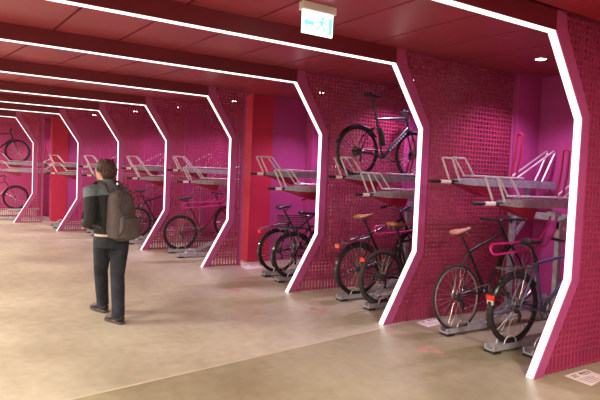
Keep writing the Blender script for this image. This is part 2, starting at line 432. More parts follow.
# ------------------------------------------------------------------ two-tier bike racks
def arc(c, r, a0, a1, n, ax):     # helper giving arc points; ax = (u, v)
    c = Vector(c); u = Vector(ax[0]); v = Vector(ax[1])
    return [c+u*(r*math.cos(a0+(a1-a0)*i/n))+v*(r*math.sin(a0+(a1-a0)*i/n)) for i in range(n+1)]
def make_tray(label, x, y, z, group, hk=1.0):     # z = height of the grip; y = tip
    t = thing('upper_bike_tray', label, 'bike rack tray', (x, y, z), 0, group)
    MB().tube([(0,0,0), (0,0.02,0), (0,0.17*hk,0.0)], [0.014,0.018,0.018], 10).build('handle_grip', MT['grip'], t)
    MB().cyl((0,0.165*hk,0), (0,0.32*hk,0), 0.0205).build('handle_sleeve', MT['sleeve'], t)
    MB().cyl((0,0.315*hk,0), (0,0.50*hk,0.0), 0.022).build('handle_socket', MT['grip'], t)
    sy_ = 0.36*(hk-1)                      # short-handled trays start nearer the grip
    # channel with turned-up sides and a slanted nose
    prof = [(-0.075,0.055),(-0.075,-0.035),(0.075,-0.035),(0.075,0.055),(0.066,0.055),(0.066,-0.026),(0.030,-0.026),(0.030,0.0),(-0.030,0.0),(-0.030,-0.026),(-0.066,-0.026),(-0.066,0.055)]
    n = len(prof); st = [(0.36+sy_, 0.35), (0.56+sy_, 0.85), (0.9, 1), (2.07, 1)]
    vs = [(px, sy, pz*k) for sy, k in st for px, pz in prof]; fs = []
    for a in range(len(st)-1):
        for q in range(n): fs.append((a*n+q, a*n+(q+1)%n, (a+1)*n+(q+1)%n, (a+1)*n+q))
    fs += [list(range(n))[::-1], [(len(st)-1)*n+q for q in range(n)]]
    ch = MB(); ch.add(vs, fs); ch.build('channel', MT['steel'], t, smooth=False)
    MB().prism([(0.36+sy_,-0.014),(0.92+sy_,-0.036),(0.86+sy_,-0.150),(0.80+sy_,-0.148)], -0.060, 0.060).build('lift_guard', MT['red'], t, smooth=False, bevel=0.006)
    for sx in (-0.072, 0.072):
        g = MB()
        g.tube([(sx,a_+sy_,b_) for a_, b_ in ((0.37,0.03),(0.26,0.235),(0.245,0.25),(0.26,0.262),(0.43,0.262),(0.45,0.25),(0.60,0.075))], 0.0105, 8)
        g.build('wheel_guide', MT['tube'], t)
    r = MB()
    for sx in (-0.072, 0.072): r.tube([(sx,0.585+sy_,0.078),(sx,1.45,0.078)], 0.0095, 8)
    r.tube([(-0.07,0.60+sy_,0.078),(0.07,0.60+sy_,0.078)], 0.0085, 8)
    r.build('side_rails', MT['tube'], t)
    hp = [(-0.038,1.36,0.05),(-0.038,1.37,0.16),(-0.036,1.41,0.32),(-0.036,1.43,0.57)]
    hp += [(-0.036*math.cos(a), 1.43, 0.57+0.036*math.sin(a)) for a in [PI*q/8 for q in range(1, 8)]]
    hp += [(0.036,1.43,0.57),(0.036,1.41,0.32),(0.038,1.37,0.16),(0.038,1.36,0.05)]
    MB().tube(hp, 0.0125, 8).build('lock_hoop', MT['red'], t)
    for sx in (-0.05, 0.05):
        g = MB(); g.tube([(sx,1.34,0.07),(sx,2.01,0.43),(sx,2.035,0.435),(sx,2.045,0.415),(sx,1.82,0.04)], 0.0105, 8)
        g.build('rear_guide', MT['tube'], t)
    return t
def make_rail(label, x, y, group, raised=False):
    t = thing('floor_bike_rail', label, 'bike rack rail', (x, y, 0), 0, group)
    prof = [(-0.055,0.080),(-0.055,0.026),(0.055,0.026),(0.055,0.080),(0.046,0.080),(0.030,0.040),(-0.030,0.040),(-0.046,0.080)]
    n = len(prof); st = [(0.0,0),(0.58,0),(1.05,0.19),(1.80,0.21)] if raised else [(0.0,0),(0.58,0),(1.05,0.0),(1.80,0.0)]
    vs = [(px, sy, pz+k) for sy, k in st for px, pz in prof]; fs = []
    for a in range(len(st)-1):
        for q in range(n): fs.append((a*n+q, a*n+(q+1)%n, (a+1)*n+(q+1)%n, (a+1)*n+q))
    fs += [list(range(n))[::-1], [(len(st)-1)*n+q for q in range(n)]]
    ch = MB(); ch.add(vs, fs); ch.build('channel', MT['steel'], t, smooth=False)
    MB().box(-0.060,0.0,0,0.060,0.10,0.026).build('foot', MT['black'], t, smooth=False, bevel=0.004)
    MB().box(-0.085,1.62,0,0.085,1.70,0.235 if raised else 0.028).build('foot', MT['steel'], t, smooth=False)
    for sx in (-0.042, 0.042):
        pp = [(sx,0.14,0.06)]+[(sx,0.24+0.085*math.cos(PI-a),0.075+0.075*math.sin(a)) for a in [PI*q/8 for q in range(9)]]+[(sx,0.34,0.06)]
        MB().tube(pp, 0.006, 6).build('wheel_loop', MT['tube'], t)
    return t
def make_support(label, xs, y, zt, group, dx=0.0, dy=0.0):   # posts, cross beam and braces under the trays
    x0, x1 = min(xs)-0.22, max(xs)+0.32
    t = thing('rack_support', label, 'bike rack', ((x0+x1)/2, y, 0), 0, group)
    cx = (x0+x1)/2; zb = 1.19
    MB().box(x0-cx,1.58+dy,zb,x1-cx,1.66+dy,zb+0.075).build('cross_beam', MT['steel'], t, smooth=False)
    for xx, z in zip(xs, zt):
        p = xx-cx+dx
        MB().box(p-0.025,1.36+dy,0,p+0.025,1.42+dy,zb+0.0).build('post', MT['steel'], t, smooth=False)
        MB().box(p-0.08,1.28+dy,0,p+0.08,1.50+dy,0.012).build('base_plate', MT['steel'], t, smooth=False)
        MB().prism([(1.40+dy,0.98),(1.46+dy,0.98),(1.66+dy,1.19),(1.58+dy,1.19)], p-0.018, p+0.018).build('brace', MT['steel'], t, smooth=False)
        MB().prism([(1.36+dy,1.12),(1.42+dy,1.12),(1.60+dy,1.19),(1.60+dy,1.25),(1.36+dy,1.19)], p-0.018, p+0.018).build('bracket', MT['steel'], t, smooth=False)
        MB().box(p-dx-0.022,1.60+dy,zb+0.075,p-dx+0.022,1.65+dy,z-0.036).build('upper_post', MT['steel'], t, smooth=False)
    return t
def make_hoop(label, x, y):
    t = thing('lock_hoop', label, 'locking hoop', (x, y, 0), 0, 'pink locking hoops under the upper trays')
    pts = [(-0.018,1.32,1.30),(-0.018,1.28,1.16),(-0.018,1.16,1.02),(-0.016,0.80,0.995),(-0.014,0.42,0.985)]
    pts += [(-0.014*math.cos(a), 0.42-0.05*math.sin(a), 0.935+0.05*math.cos(a)) for a in [PI*q/8 for q in range(1, 8)]]
    pts += [(0.014,0.42,0.885),(0.016,0.80,0.905),(0.018,1.20,0.95),(0.018,1.34,1.10),(0.018,1.37,1.30)]
    MB().tube(pts, 0.0125, 8).build('tube', MT['pink'], t)
    MB().box(-0.05,1.29,1.265,0.05,1.40,1.31).build('bracket', MT['steel'], t, smooth=False)
    return t
BAYS = [  # number, trays x, tip y, rails (x, start y)
 (1, (-4.10,-3.50), 3.98, ((-3.82,4.02), (-3.24,4.02), (-3.01,4.27))),
 (2, (-5.70,-5.10), 3.76, ((-5.46,3.84), (-4.96,3.90))),
 (3, (-7.14,-6.53), 3.31, ((-7.20,3.62), (-6.75,3.62))),
 (4, (-9.82,-9.17), 2.82, ((-9.82,2.90), (-9.25,2.90))),
 (5, (-11.55,-10.95), 2.33, ((-11.90,2.55), (-11.2,2.45))),
 (6, (-13.35,-12.75), 1.72, ((-13.35,1.95), (-12.75,1.95))),
 (7, (-15.15,-14.50), 1.12, ((-15.10,1.30), (-14.45,1.30))),
 (8, (-17.35,-16.75), -0.10, ((-17.40,-0.62), (-16.85,-0.5))),
]
BN = ['the nearest bay at right', 'the bay under the high parked bike', 'the third bay from the right', 'the fourth bay from the right',
      'the fifth bay from the right', 'the bay behind the walking person', 'the empty bay left of the person', 'the leftmost bay']
RC = [['leftmost rail', 'middle rail', 'rightmost rail'], ['left rail', 'right rail']]
for n, xs, ty, rails in BAYS:
    bn = BN[n-1]
    make_tray('higher steel upper tray with silver guides in '+bn, xs[0], ty, 1.585, 'upper trays of the two-tier racks', 1.0 if n == 1 else 0.66)
    make_tray('lower-set steel upper tray with silver guides in '+bn, xs[1], ty, 1.385, 'upper trays of the two-tier racks', 1.0 if n == 1 else 0.66)
    make_support('steel posts and beam carrying the trays in '+bn, xs, ty, (1.585, 1.385), 'tray supports', *((0.0, 0.0) if n < 3 else (-0.30, 0.30) if n != 8 else (-0.30, 0.25)))
    ns = RC[0] if len(rails) == 3 else RC[1]
    for (rx, ry), nm in zip(rails, ns):
        make_rail('grey steel %s on the floor of %s' % (nm, bn), rx, ry, 'floor rails of the two-tier racks', raised=(rx == rails[0][0]))
    if n in (1, 2, 4):
        make_hoop({1:'pink tube hoop between the two bikes in the nearest bay', 2:'pink tube hoop beside the brown saddle bikes in the second bay', 4:'pink tube hoop beside the bike in the fourth bay'}[n],
                  {1:-3.46, 2:-5.20, 4:-9.58}[n], ty+(-0.12 if n != 2 else 0.03))

# ------------------------------------------------------------------ bicycles
def bike(label, x, y, z=0.045, lean=0, yaw=0, frame='bk', tyre='tyre', rim='rim_black', tr=0.018, bars='flat', saddle='black', style='diamond',
         guards=False, carrier=False, basket=False, R=0.345, sh=0.0, steer=0, light=None, wb=1.03, sprung=False, group='bicycles parked in the racks', decal=False, spoke=0.0016, flash=None, bz=0.0, rise=0.0):
    """origin on the ground under the rear axle; forward = +Y"""
    t = thing('bicycle', label, 'bicycle', (x, y, z), 0, group)
    pa = math.asin(rise/wb); t.rotation_euler = (pa, math.radians(lean), math.radians(yaw))
    t.location = (x, y+R*math.sin(pa), z+R*(1-math.cos(pa)))
    F = MT[frame]
    ax = R; bb = Vector((0, 0.43, R-0.055)); rear = Vector((0, 0, R)); front = Vector((0, wb, R))
    st = Vector((0, 0.265, R+0.44)); ht = Vector((0, wb-0.19, R+0.53)); hb = Vector((0, wb-0.13, R+0.36))
    sd = Vector((0, 0.20, R+0.64+sh))
    T = lambda a, b, r: f.tube([a, b], r, 10)
    f = MB()
    if style == 'step':
        T(bb, st, 0.015); T(bb+Vector((0,0.02,0.01)), hb, 0.019); T(Vector((0,0.33,R+0.22)), ht-Vector((0,-0.015,0.03)), 0.014)
    elif style == 'road':
        st = Vector((0, 0.29, R+0.46)); T(bb, st, 0.017); T(bb, hb+Vector((0,-0.01,0.01)), 0.026); T(st-Vector((0,0.003,0.01)), ht-Vector((0,0,0.02)), 0.017)
    else:
        T(bb, st, 0.016); T(bb, hb, 0.019); T(st-Vector((0,0.003,0.02)), ht-Vector((0,0,0.03)), 0.016)
    T(hb-Vector((0,-0.008,0.025)), ht+Vector((0,-0.005,0.02)), 0.021)
    f.cyl(bb-Vector((0.036,0,0)), bb+Vector((0.036,0,0)), 0.024)
    for s in (-1, 1):
        f.tube([bb+Vector((0.025*s,-0.02,0)), Vector((0.035*s,0.20,R-0.02)), rear+Vector((0.062*s,0,0))], [0.012,0.010,0.009], 8)
        top = st if style != 'road' else st-Vector((0,0.02,0.09))
        f.tube([top+Vector((0.014*s,0,-0.03)), rear+Vector((0.050*s,0.12,0.22)), rear+Vector((0.062*s,0,0))], [0.010,0.009,0.008], 8)
    f.build('frame', F, t)
    k = MB()
    for s in (-1, 1):
        k.tube([hb+Vector((0.045*s,0.01,-0.045)), front+Vector((0.052*s,-0.045,0.17)), front+Vector((0.055*s,0,0))], [0.014,0.011,0.009], 8)
    k.tube([hb+Vector((-0.05,0.01,-0.035)), hb+Vector((0.05,0.01,-0.035))], 0.016, 8)
    fk = k.build('fork', F, t)
    sp = MB(); sp.tube([bb+(st-bb)*0.95, sd-Vector((0,0,0.05))], 0.0135, 10)
    sp.cyl(st+Vector((-0.02,-0.015,0.0)), st+Vector((0.02,-0.015,0.0)), 0.006)
    sp.build('seat_post', MT['black'] if frame != 'bksilver' else MT['tube'], t)
    # saddle
    sm = MB(); wide = 0.085 if sprung else 0.068
    sm.loft([(sd+Vector((0,-0.125,0.008)), wide*0.55, 0.012), (sd+Vector((0,-0.11,0.012)), wide*0.95, 0.024), (sd+Vector((0,-0.06,0.010)), wide, 0.028),
             (sd+Vector((0,0.0,0.002)), wide*0.6, 0.024), (sd+Vector((0,0.07,0.0)), 0.022, 0.018), (sd+Vector((0,0.135,0.004)), 0.017, 0.013), (sd+Vector((0,0.145,0.0)), 0.009, 0.007)], 14, side=(1,0,0))
    so = sm.build('saddle', MT[saddle], t)
    if saddle in ('tan', 'pale'): so['label'] = 'brown leather saddle'
    ra = MB()
    for s in (-1, 1): ra.tube([sd+Vector((0.03*s,-0.10,-0.015)), sd+Vector((0.02*s,-0.03,-0.045)), sd+Vector((0.02*s,0.05,-0.042)), sd+Vector((0.008*s,0.12,-0.012))], 0.0045, 6)
    if sprung:
        for s in (-1, 1):
            ra.tube([sd+Vector((0.045*s+0.012*math.cos(a), -0.09+0.012*math.sin(a), -0.055+0.05*a/(10*PI))) for a in [q*PI/5 for q in range(51)]], 0.003, 5)
    ra.build('saddle_rails', MT['metal'], so)
    # handlebar and stem
    hd = (ht-hb).normalized(); stem_top = ht+hd*(0.075+bz)
    hbm = MB(); hbm.tube([ht, stem_top], 0.013, 8); bc = stem_top+Vector((0,0.075,0.012)) if bars != 'city' else stem_top+Vector((0,0.05,0.02))
    hbm.tube([stem_top, bc], 0.013, 8); hbm.build('stem', MT['black'], t)
    h = MB(); gr = []
    if bars == 'flat':
        h.tube([bc+Vector((q*0.29, -0.035*q*q, 0.012*q*q)) for q in (-1,-0.5,0,0.5,1)], 0.011, 8); gr = [((-0.29,-0.035,0.012),(-0.18,-0.015,0.005)), ((0.29,-0.035,0.012),(0.18,-0.015,0.005))]
    elif bars == 'city':
        for s in (-1, 1):
            h.tube([bc, bc+Vector((0.09*s,0.02,0.03)), bc+Vector((0.17*s,0.0,0.06)), bc+Vector((0.22*s,-0.08,0.065)), bc+Vector((0.235*s,-0.19,0.055))], 0.011, 8)
            gr.append(((0.235*s,-0.19,0.055), (0.222*s,-0.09,0.065)))
    else:
        for s in (-1, 1):
            h.tube([bc, bc+Vector((0.19*s,0,0)), bc+Vector((0.205*s,0.03,0.0)), bc+Vector((0.21*s,0.075,-0.005)), bc+Vector((0.21*s,0.10,-0.05)), bc+Vector((0.21*s,0.085,-0.10)), bc+Vector((0.21*s,0.04,-0.13)), bc+Vector((0.21*s,-0.03,-0.135))], 0.012, 8)
            gr.append(((0.21*s,0.075,0.0), (0.21*s,0.115,0.05)))
    ho = h.build('handlebar', MT['black'] if frame not in ('bksilver',) else MT['tube'], t)
    for a, b in gr:
        MB().tube([bc+Vector(a), bc+(Vector(a)+Vector(b))/2, bc+Vector(b)], [0.015,0.017,0.015], 8).build('grip', MT['grip'], ho)
    bl = MB()
    for s in (-1, 1):
        q = bc+Vector((0.17*s, 0.01, 0.0)); bl.tube([q, q+Vector((0.02*s,0.05,-0.015)), q+Vector((0.09*s,0.055,-0.03))], 0.005, 6)
    bl.build('brake_levers', MT['metal'], ho)
    cb_ = MB(); cb_.tube([bc+Vector((0.12,0.02,0)), bc+Vector((0.07,0.12,-0.05)), hb+Vector((0.03,0.10,0.05)), hb+Vector((0.03,0.02,-0.06))], 0.003, 5)
    cb_.tube([bc+Vector((-0.12,0.02,0)), bc+Vector((-0.07,0.10,-0.08)), hb+Vector((-0.02,0.02,0.10)), bb+(hb-bb)*0.6+Vector((-0.02,0,0.02))], 0.003, 5)
    cb_.build('brake_cable', MT['black'], t)
    # wheels
    for nm, c, ang in (('rear_wheel', rear, 0), ('front_wheel', front, steer)):
        rm = MB(); rm.ring((0,0,0), R-2*tr-0.008, 0.011, 48, 8, flat=0.9); wo = rm.build(nm, MT[rim], t)
        wo.location = c; wo.rotation_euler = (0, 0, math.radians(ang))
        MB().ring((0,0,0), R-tr, tr, 56, 10).build('tyre', MT[tyre], wo)
        s_ = MB(); N = 28
        for q in range(N):
            a = 2*PI*q/N+0.05; sx = 0.026 if q % 2 else -0.026; off = 0.55 if (q//2) % 2 else -0.55
            s_.tube([(sx, 0.020*math.cos(a+off), 0.020*math.sin(a+off)), (0, (R-2*tr-0.012)*math.cos(a), (R-2*tr-0.012)*math.sin(a))], spoke, 4, cap=False)
        s_.build('spokes', MT['rim_silver'], wo)
        hu = MB(); hu.cyl((-0.05,0,0), (0.05,0,0), 0.012, 10); hu.cyl((-0.030,0,0), (-0.024,0,0), 0.026, 14); hu.cyl((0.024,0,0), (0.030,0,0), 0.026, 14)
        hu.cyl((-0.068,0,0), (0.068,0,0), 0.006, 8)
        hu.build('hub', MT['metal'], wo)
        if style == 'road' or tyre == 'tyre_grey':
            MB().cyl((-0.034,0,0), (-0.0325,0,0), 0.075, 24).build('brake_disc', MT['metal'], wo)
    # drivetrain, on the right-hand side
    cr = MB(); cx = 0.048
    cr.ring(bb+Vector((cx,0,0)), 0.082, 0.006, 30, 6, flat=0.5)
    for q in range(5):
        a = 2*PI*q/5; cr.tube([bb+Vector((cx,0,0)), bb+Vector((cx,0.08*math.cos(a),0.08*math.sin(a)))], 0.006, 6)
    cr.build('chainring', MT['metal'], t)
    for s, a in ((1, -0.35), (-1, -0.35+PI)):
        d = Vector((0, math.cos(a), math.sin(a))); c0 = bb+Vector((s*0.062,0,0)); c1 = c0+d*0.168+Vector((s*0.01,0,0))
        co = MB().tube([c0, c1], [0.013,0.010], 8).build('crank', MT['metal'], t)
        MB().box(*(c1+Vector((0.01 if s > 0 else -0.10,-0.045,-0.012))), *(c1+Vector((0.10 if s > 0 else -0.01,0.045,0.012)))).build('pedal', MT['black'], co, smooth=False, bevel=0.004)
    sk = MB()
    for rr in (0.028, 0.034, 0.040, 0.046): sk.cyl(rear+Vector((0.034+(0.046-rr)*0.9,0,0)), rear+Vector((0.036+(0.046-rr)*0.9,0,0)), rr, 20)
    sk.build('cassette', MT['metal'], t)
    cn = MB(); cn.tube([rear+Vector((cx,0,0.036)), bb+Vector((cx,0,0.084))], 0.004, 5); cn.tube([rear+Vector((cx,0.02,-0.13)), bb+Vector((cx,0,-0.084))], 0.004, 5)
    cn.tube([rear+Vector((cx,0,-0.036)), rear+Vector((cx,0.02,-0.10))], 0.004, 5); cn.build('chain', MT['metal'], t)
    dr = MB(); dr.tube([rear+Vector((cx+0.01,0.0,-0.02)), rear+Vector((cx+0.015,0.02,-0.065)), rear+Vector((cx,0.02,-0.13))], [0.012,0.014,0.008], 8)
    dr.cyl(rear+Vector((cx-0.005,0.02,-0.115)), rear+Vector((cx+0.005,0.02,-0.115)), 0.018, 12); dr.build('derailleur', MT['black'], t)
    if guards:
        for nm, c, a0, a1 in (('rear_mudguard', rear, math.radians(35), math.radians(205 if guards is True else 165)), ('front_mudguard', front, math.radians(25), math.radians(170)))[:2 if guards is True else 1]:
            g_ = MB(); n_ = 26; w_ = tr+0.012; vs = []; fs = []; Ro = R+0.018
            for i in range(n_+1):
                a = a0+(a1-a0)*i/n_
                for px, dz in ((-w_,-0.012),(-w_*0.6,0.0),(w_*0.6,0.0),(w_,-0.012),(w_*0.6,-0.004),(-w_*0.6,-0.004)):
                    vs.append(c+Vector((px, (Ro+dz)*math.cos(a), (Ro+dz)*math.sin(a))))
            for i in range(n_):
                for q in range(6): fs.append((i*6+q, i*6+(q+1)%6, (i+1)*6+(q+1)%6, (i+1)*6+q))
            fs += [list(range(6))[::-1], [n_*6+q for q in range(6)]]
            g_.add(vs, fs)
            am = a1-0.35
            for s in (-1, 1): g_.tube([c+Vector((0.06*s,0,0)), c+Vector((w_*s,(Ro)*math.cos(am),(Ro)*math.sin(am)))], 0.003, 5)
            go = g_.build(nm, MT['bk'], t)
    if carrier:
        c_ = MB(); zt = 2*R+0.055
        for s in (-1, 1):
            c_.tube([(0.06*s,0.20,zt),(0.065*s,-0.20,zt),(0.05*s,-0.24,zt)], 0.006, 6)
            c_.tube([(0.062*s,-0.12,zt),(0.068*s,0.0,R+0.02)], 0.005, 6); c_.tube([(0.062*s,0.06,zt),(0.068*s,0.0,R+0.02)], 0.005, 6)
        c_.tube([(-0.05,-0.24,zt),(0.05,-0.24,zt)], 0.006, 6)
        for yy in (-0.16,-0.06,0.04,0.14): c_.tube([(-0.062,yy,zt),(0.062,yy,zt)], 0.005, 6)
        c_.tube([(0,0.20,zt),(0,0.27,zt+0.02)], 0.006, 6); c_.tube([(-0.062,0.20,zt),(0.062,0.20,zt)], 0.006, 6)
        c_.build('carrier', MT['metal'], t)
    if light:
        lz = 2*R+0.03 if carrier else R+0.23; ly = -0.265 if carrier else -0.30
        if light == 'low': ly, lz = -0.335, R+0.13
        lo = MB().box(-0.04, ly-0.02, lz-0.025, 0.04, ly+0.005, lz+0.022).build('rear_reflector', MT['reflector' if light != 'amber' else 'amber'], t, smooth=False, bevel=0.006)
        lo['label'] = 'red reflector' if light != 'amber' else 'orange reflector'
        if light == 'low': MB().box(-0.03, ly-0.015, lz-0.065, 0.03, ly+0.004, lz-0.027).build('reflector_base', MT['white'], t, smooth=False)
    if basket:
        b_ = MB(); zt = 2*R+0.07
        for yy in [-0.20+0.04*q for q in range(10)]:
            b_.tube([(-0.15,yy,zt+0.17),(-0.13,yy,zt),(0.13,yy,zt),(0.15,yy,zt+0.17)], 0.003, 4)
        for k_ in range(6):
            zz = zt+0.034*k_; e = 0.13+0.02*k_/5
            b_.tube([(-e,-0.21,zz),(e,-0.21,zz),(e,0.17,zz),(-e,0.17,zz)], 0.0035 if k_ < 5 else 0.006, 4, closed=True)
        for xx in (-0.10,-0.05,0,0.05,0.10):
            b_.tube([(xx,-0.215,zt+0.17),(xx,-0.205,zt),(xx,0.165,zt),(xx,0.175,zt+0.17)], 0.003, 4)
        b_.build('wire_basket', MT['black'], t)
    if decal:
        d_ = MB(); a = bb+(hb-bb)*0.22; b = bb+(hb-bb)*0.88; u = (b-a).normalized(); v = Vector((0,-u.z,u.y))
        L_ = (b-a).length; nn = 8
        for s in (-1, 1):
            for q in range(nn):
                p0 = a+u*(L_*(q+0.12)/nn); p1 = a+u*(L_*(q+0.72)/nn); xx = s*0.0262
                d_.add([Vector((xx,0,0))+p0-v*0.011, Vector((xx,0,0))+p1-v*0.011, Vector((xx,0,0))+p1+v*0.011, Vector((xx,0,0))+p0+v*0.011], [(0,1,2,3)])
        d_.build('lettering', MT['letter'], t, smooth=False)['label'] = 'pale lettering on the down tube'
        bt = MB(); c0 = bb+(st-bb)*0.30+Vector((0,0.05,0)); c1 = bb+(st-bb)*0.78+Vector((0,0.05,0))
        bt.tube([c0, c0+(c1-c0)*0.75, c0+(c1-c0)*0.85, c1], [0.034,0.034,0.02,0.018], 14); bt.build('water_bottle', MT['black'], t)
    return t

bike('thin black single-speed bicycle with pale saddle, leftmost in the nearest bay', -3.79, 4.18, lean=-4, yaw=0, tyre='tyre', rim='rim_silver', tr=0.013, bars='flat', saddle='pale', R=0.342, spoke=0.0013, sh=0.02, bz=0.03, rise=0.21)
bike('blue-grey city bicycle with red reflector, right of the nearest bay', -3.26, 4.36, lean=1, yaw=-1, frame='bkblue', tyre='tyre', tr=0.019, bars='flat', saddle='black', guards=True, carrier=True, light='low', R=0.345)
bike('black city bicycle with brown saddle and orange rear light, second bay left', -5.46, 4.13, lean=-1, frame='bk', tr=0.020, bars='city', saddle='tan', guards=True, carrier=True, light='amber', sprung=True, sh=0.03, rise=0.20)
bike('black thick-tyred bicycle with wide brown saddle in the second bay, nearer one', -4.95, 4.10, lean=1, frame='bk', tyre='tyre_grey', tr=0.024, bars='flat', saddle='tan', light='red', sprung=True, sh=0.0, bz=0.08)
bike('dark road bicycle with drop bars standing on the upper tray', -5.68, 4.19, z=1.60, lean=0.5, frame='bkteal', tr=0.016, bars='drop', saddle='black', style='road', guards='rear', R=0.342, wb=1.0, decal=True, sh=0.12)
bike('black city bicycle with rear carrier, left of the pair in the third bay', -7.22, 3.88, lean=0, tr=0.018, bars='city', guards=True, carrier=True, light='red', style='step', sh=0.02, rise=0.20)
bike('black city bicycle with wire basket, right of the pair in the third bay', -6.74, 3.87, lean=0, tr=0.020, bars='city', guards=True, basket=True, carrier=True, sh=-0.01)
bike('dark bicycle with thick tyres alone in the fourth bay', -9.82, 3.12, lean=0, frame='bkred', tr=0.022, bars='flat', rise=0.20)
bike('black bicycle right of the walking person in the fifth bay', -11.90, 2.76, lean=0, tr=0.020, bars='flat', sh=0.04, rise=0.20)
bike('dark bicycle half hidden behind the walking person', -13.35, 2.16, lean=0, tr=0.020, bars='flat', style='step', rise=0.20)
bike('dark bicycle on the upper tray of the leftmost bay', -17.33, -0.45, z=1.60, tr=0.024, bars='flat', frame='bk')
bike('dark red bicycle on the floor of the leftmost bay', -17.40, -0.45, tr=0.020, bars='city', frame='bkred', guards=True, rise=0.20)

# ------------------------------------------------------------------ floor stickers
def sticker(label, quad, m, name='floor_sticker', ink=False, rag=False):
    t = thing(name, label, 'floor sticker', (quad[0][0], quad[0][1], 0.0))
    q = [Vector((a-quad[0][0], b-quad[0][1], 0)) for a, b in quad]
    mb = MB()
    if rag:
        c = sum(q, Vector())/4
        for k in range(7):
            p = c+Vector((random.uniform(-0.10,0.10), random.uniform(-0.08,0.08), 0.0004*k)); n = 9
            r0 = random.uniform(0.03,0.06)
            pl = [(p.x+r0*random.uniform(0.6,1.2)*math.cos(2*PI*i/n), p.y+r0*random.uniform(0.6,1.2)*math.sin(2*PI*i/n)) for i in range(n)]
            mb.prism_z(pl, 0.0, 0.0012+0.0002*k)
    else: mb.prism_z([(v.x, v.y) for v in q], 0.0, 0.0015)
    mb.build('sheet', m, t, smooth=False)
    if ink:
        im = MB(); P_ = lambda u, v: q[0]+(q[1]-q[0])*u+(q[3]-q[0])*v
        def patch(u0, v0, u1, v1):
            im.add([P_(u0,v0)+Vector((0,0,0.0022)), P_(u1,v0)+Vector((0,0,0.0022)), P_(u1,v1)+Vector((0,0,0.0022)), P_(u0,v1)+Vector((0,0,0.0022))], [(0,1,2,3)])
        rnd = random.Random(3)
        for a, b, c_, d in ((0.10,0.12,0.36,0.16),(0.12,0.20,0.30,0.24),(0.08,0.28,0.34,0.31),(0.5,0.10,0.62,0.25),(0.66,0.12,0.78,0.22),(0.55,0.28,0.8,0.32),(0.84,0.12,0.9,0.3)):
            patch(a, b, c_, d)
        for k in range(5): patch(0.1, 0.46+0.09*k, rnd.uniform(0.5, 0.88), 0.48+0.09*k)
        im.build('print', MT['ink'], t, smooth=False)
    return t
MT['pinkpaint'] = mat('worn_pink_paint', (0.50, 0.27, 0.22, 1), 0.5, var=0.15, scale=30)
sticker('white printed floor sticker beside the nearest grating wall', [(-2.57,4.15),(-2.59,4.48),(-2.40,4.47),(-2.34,4.15)], MT['paper'], ink=True)
sticker('white floor sticker at the foot of the second light frame', [(-4.30,4.10),(-4.36,4.42),(-4.17,4.42),(-4.11,4.09)], MT['paper'], ink=True)
sticker('white floor sticker at the foot of the fourth light frame', [(-8.16,3.66),(-8.18,3.98),(-7.86,3.95),(-7.84,3.64)], MT['paper'], ink=True)
sticker('worn pink mark on the floor before the nearest bay', [(-3.6,3.45),(-3.6,3.65),(-3.4,3.65),(-3.4,3.45)], MT['pinkpaint'], 'floor_mark', rag=True)
sticker('worn pink mark on the floor before the bay of brown saddles', [(-5.3,3.27),(-5.3,3.47),(-5.1,3.47),(-5.1,3.27)], MT['pinkpaint'], 'floor_mark', rag=True)
sticker('worn pink mark on the floor before the third bay', [(-6.57,2.74),(-6.57,2.94),(-6.37,2.94),(-6.37,2.74)], MT['pinkpaint'], 'floor_mark', rag=True)

# ------------------------------------------------------------------ the walking person (local: +X forward, +Y left)
HEAD = math.radians(177)
pr = thing('person', 'person in black jacket and dark jeans walking away with grey backpack', 'person', (-5.50, 1.05, 0), HEAD)
V = Vector
hip = V((0.10, 0.0, 0.86)); chest = V((0.13, 0, 1.22)); neck = V((0.15, 0, 1.40))
def twist(mb, always=False):     # the trunk is turned left against the stride
    for i, (a_, b_, c_) in enumerate(mb.v):
        w_ = min(1, max(0, (c_-0.88)/0.34)); w_ = w_*w_*(3-2*w_)
        if always or (abs(b_) > 0.184 and c_ > 0.70) or a_ > 0.245 and c_ > 0.8: w_ = 1
        t_ = math.radians(27)*w_; dx, dy = a_-0.11, b_
        mb.v[i] = (0.11+dx*math.cos(t_)-dy*math.sin(t_)+0.02*w_, dx*math.sin(t_)+dy*math.cos(t_)+0.045*w_, c_)
# body: one continuous surface
b = MB()
b.loft([((0.10,0,0.80),0.145,0.10),((0.10,0,0.90),0.150,0.105),((0.10,0,1.02),0.125,0.09),((0.12,0,1.18),0.145,0.10),((0.125,0,1.30),0.155,0.095),((0.13,0,1.37),0.10,0.07),((0.14,0,1.42),0.055,0.055),((0.155,0,1.50),0.05,0.055)], 20)
HC = V((0.175, 0.0, 1.545)); hy = math.radians(14)        # head turned to the left
def hp(x, y, z): return HC+V((x*math.cos(hy)-y*math.sin(hy), x*math.sin(hy)+y*math.cos(hy), z))
def hball(mb, c, rx, ry, rz):
    s0 = len(mb.v); mb.ball((0,0,0), rx, ry, rz)
    for i in range(s0, len(mb.v)):
        v = mb.v[i]; mb.v[i] = tuple(hp(v[0]+c[0], v[1]+c[1], v[2]+c[2]))
hball(b, (-0.005,0,0.015), 0.093, 0.073, 0.098)           # skull
hball(b, (0.035,0,-0.045), 0.055, 0.052, 0.065)           # jaw
hball(b, (0.068,0,-0.085), 0.020, 0.024, 0.017)           # chin
b.loft([(hp(0.085,0,0.02),0.007,0.008),(hp(0.100,0,-0.005),0.010,0.011),(hp(0.108,0,-0.022),0.014,0.012),(hp(0.090,0,-0.034),0.012,0.006)], 10)   # nose
for s in (-1, 1):
    hball(b, (-0.005,0.076*s,-0.012), 0.020, 0.008, 0.031) # ears
    hball(b, (0.080,0.030*s,0.022), 0.012, 0.020, 0.006)   # brow
hball(b, (0.087,0,-0.052), 0.010, 0.022, 0.005); hball(b, (0.086,0,-0.063), 0.009, 0.019, 0.005)   # lips
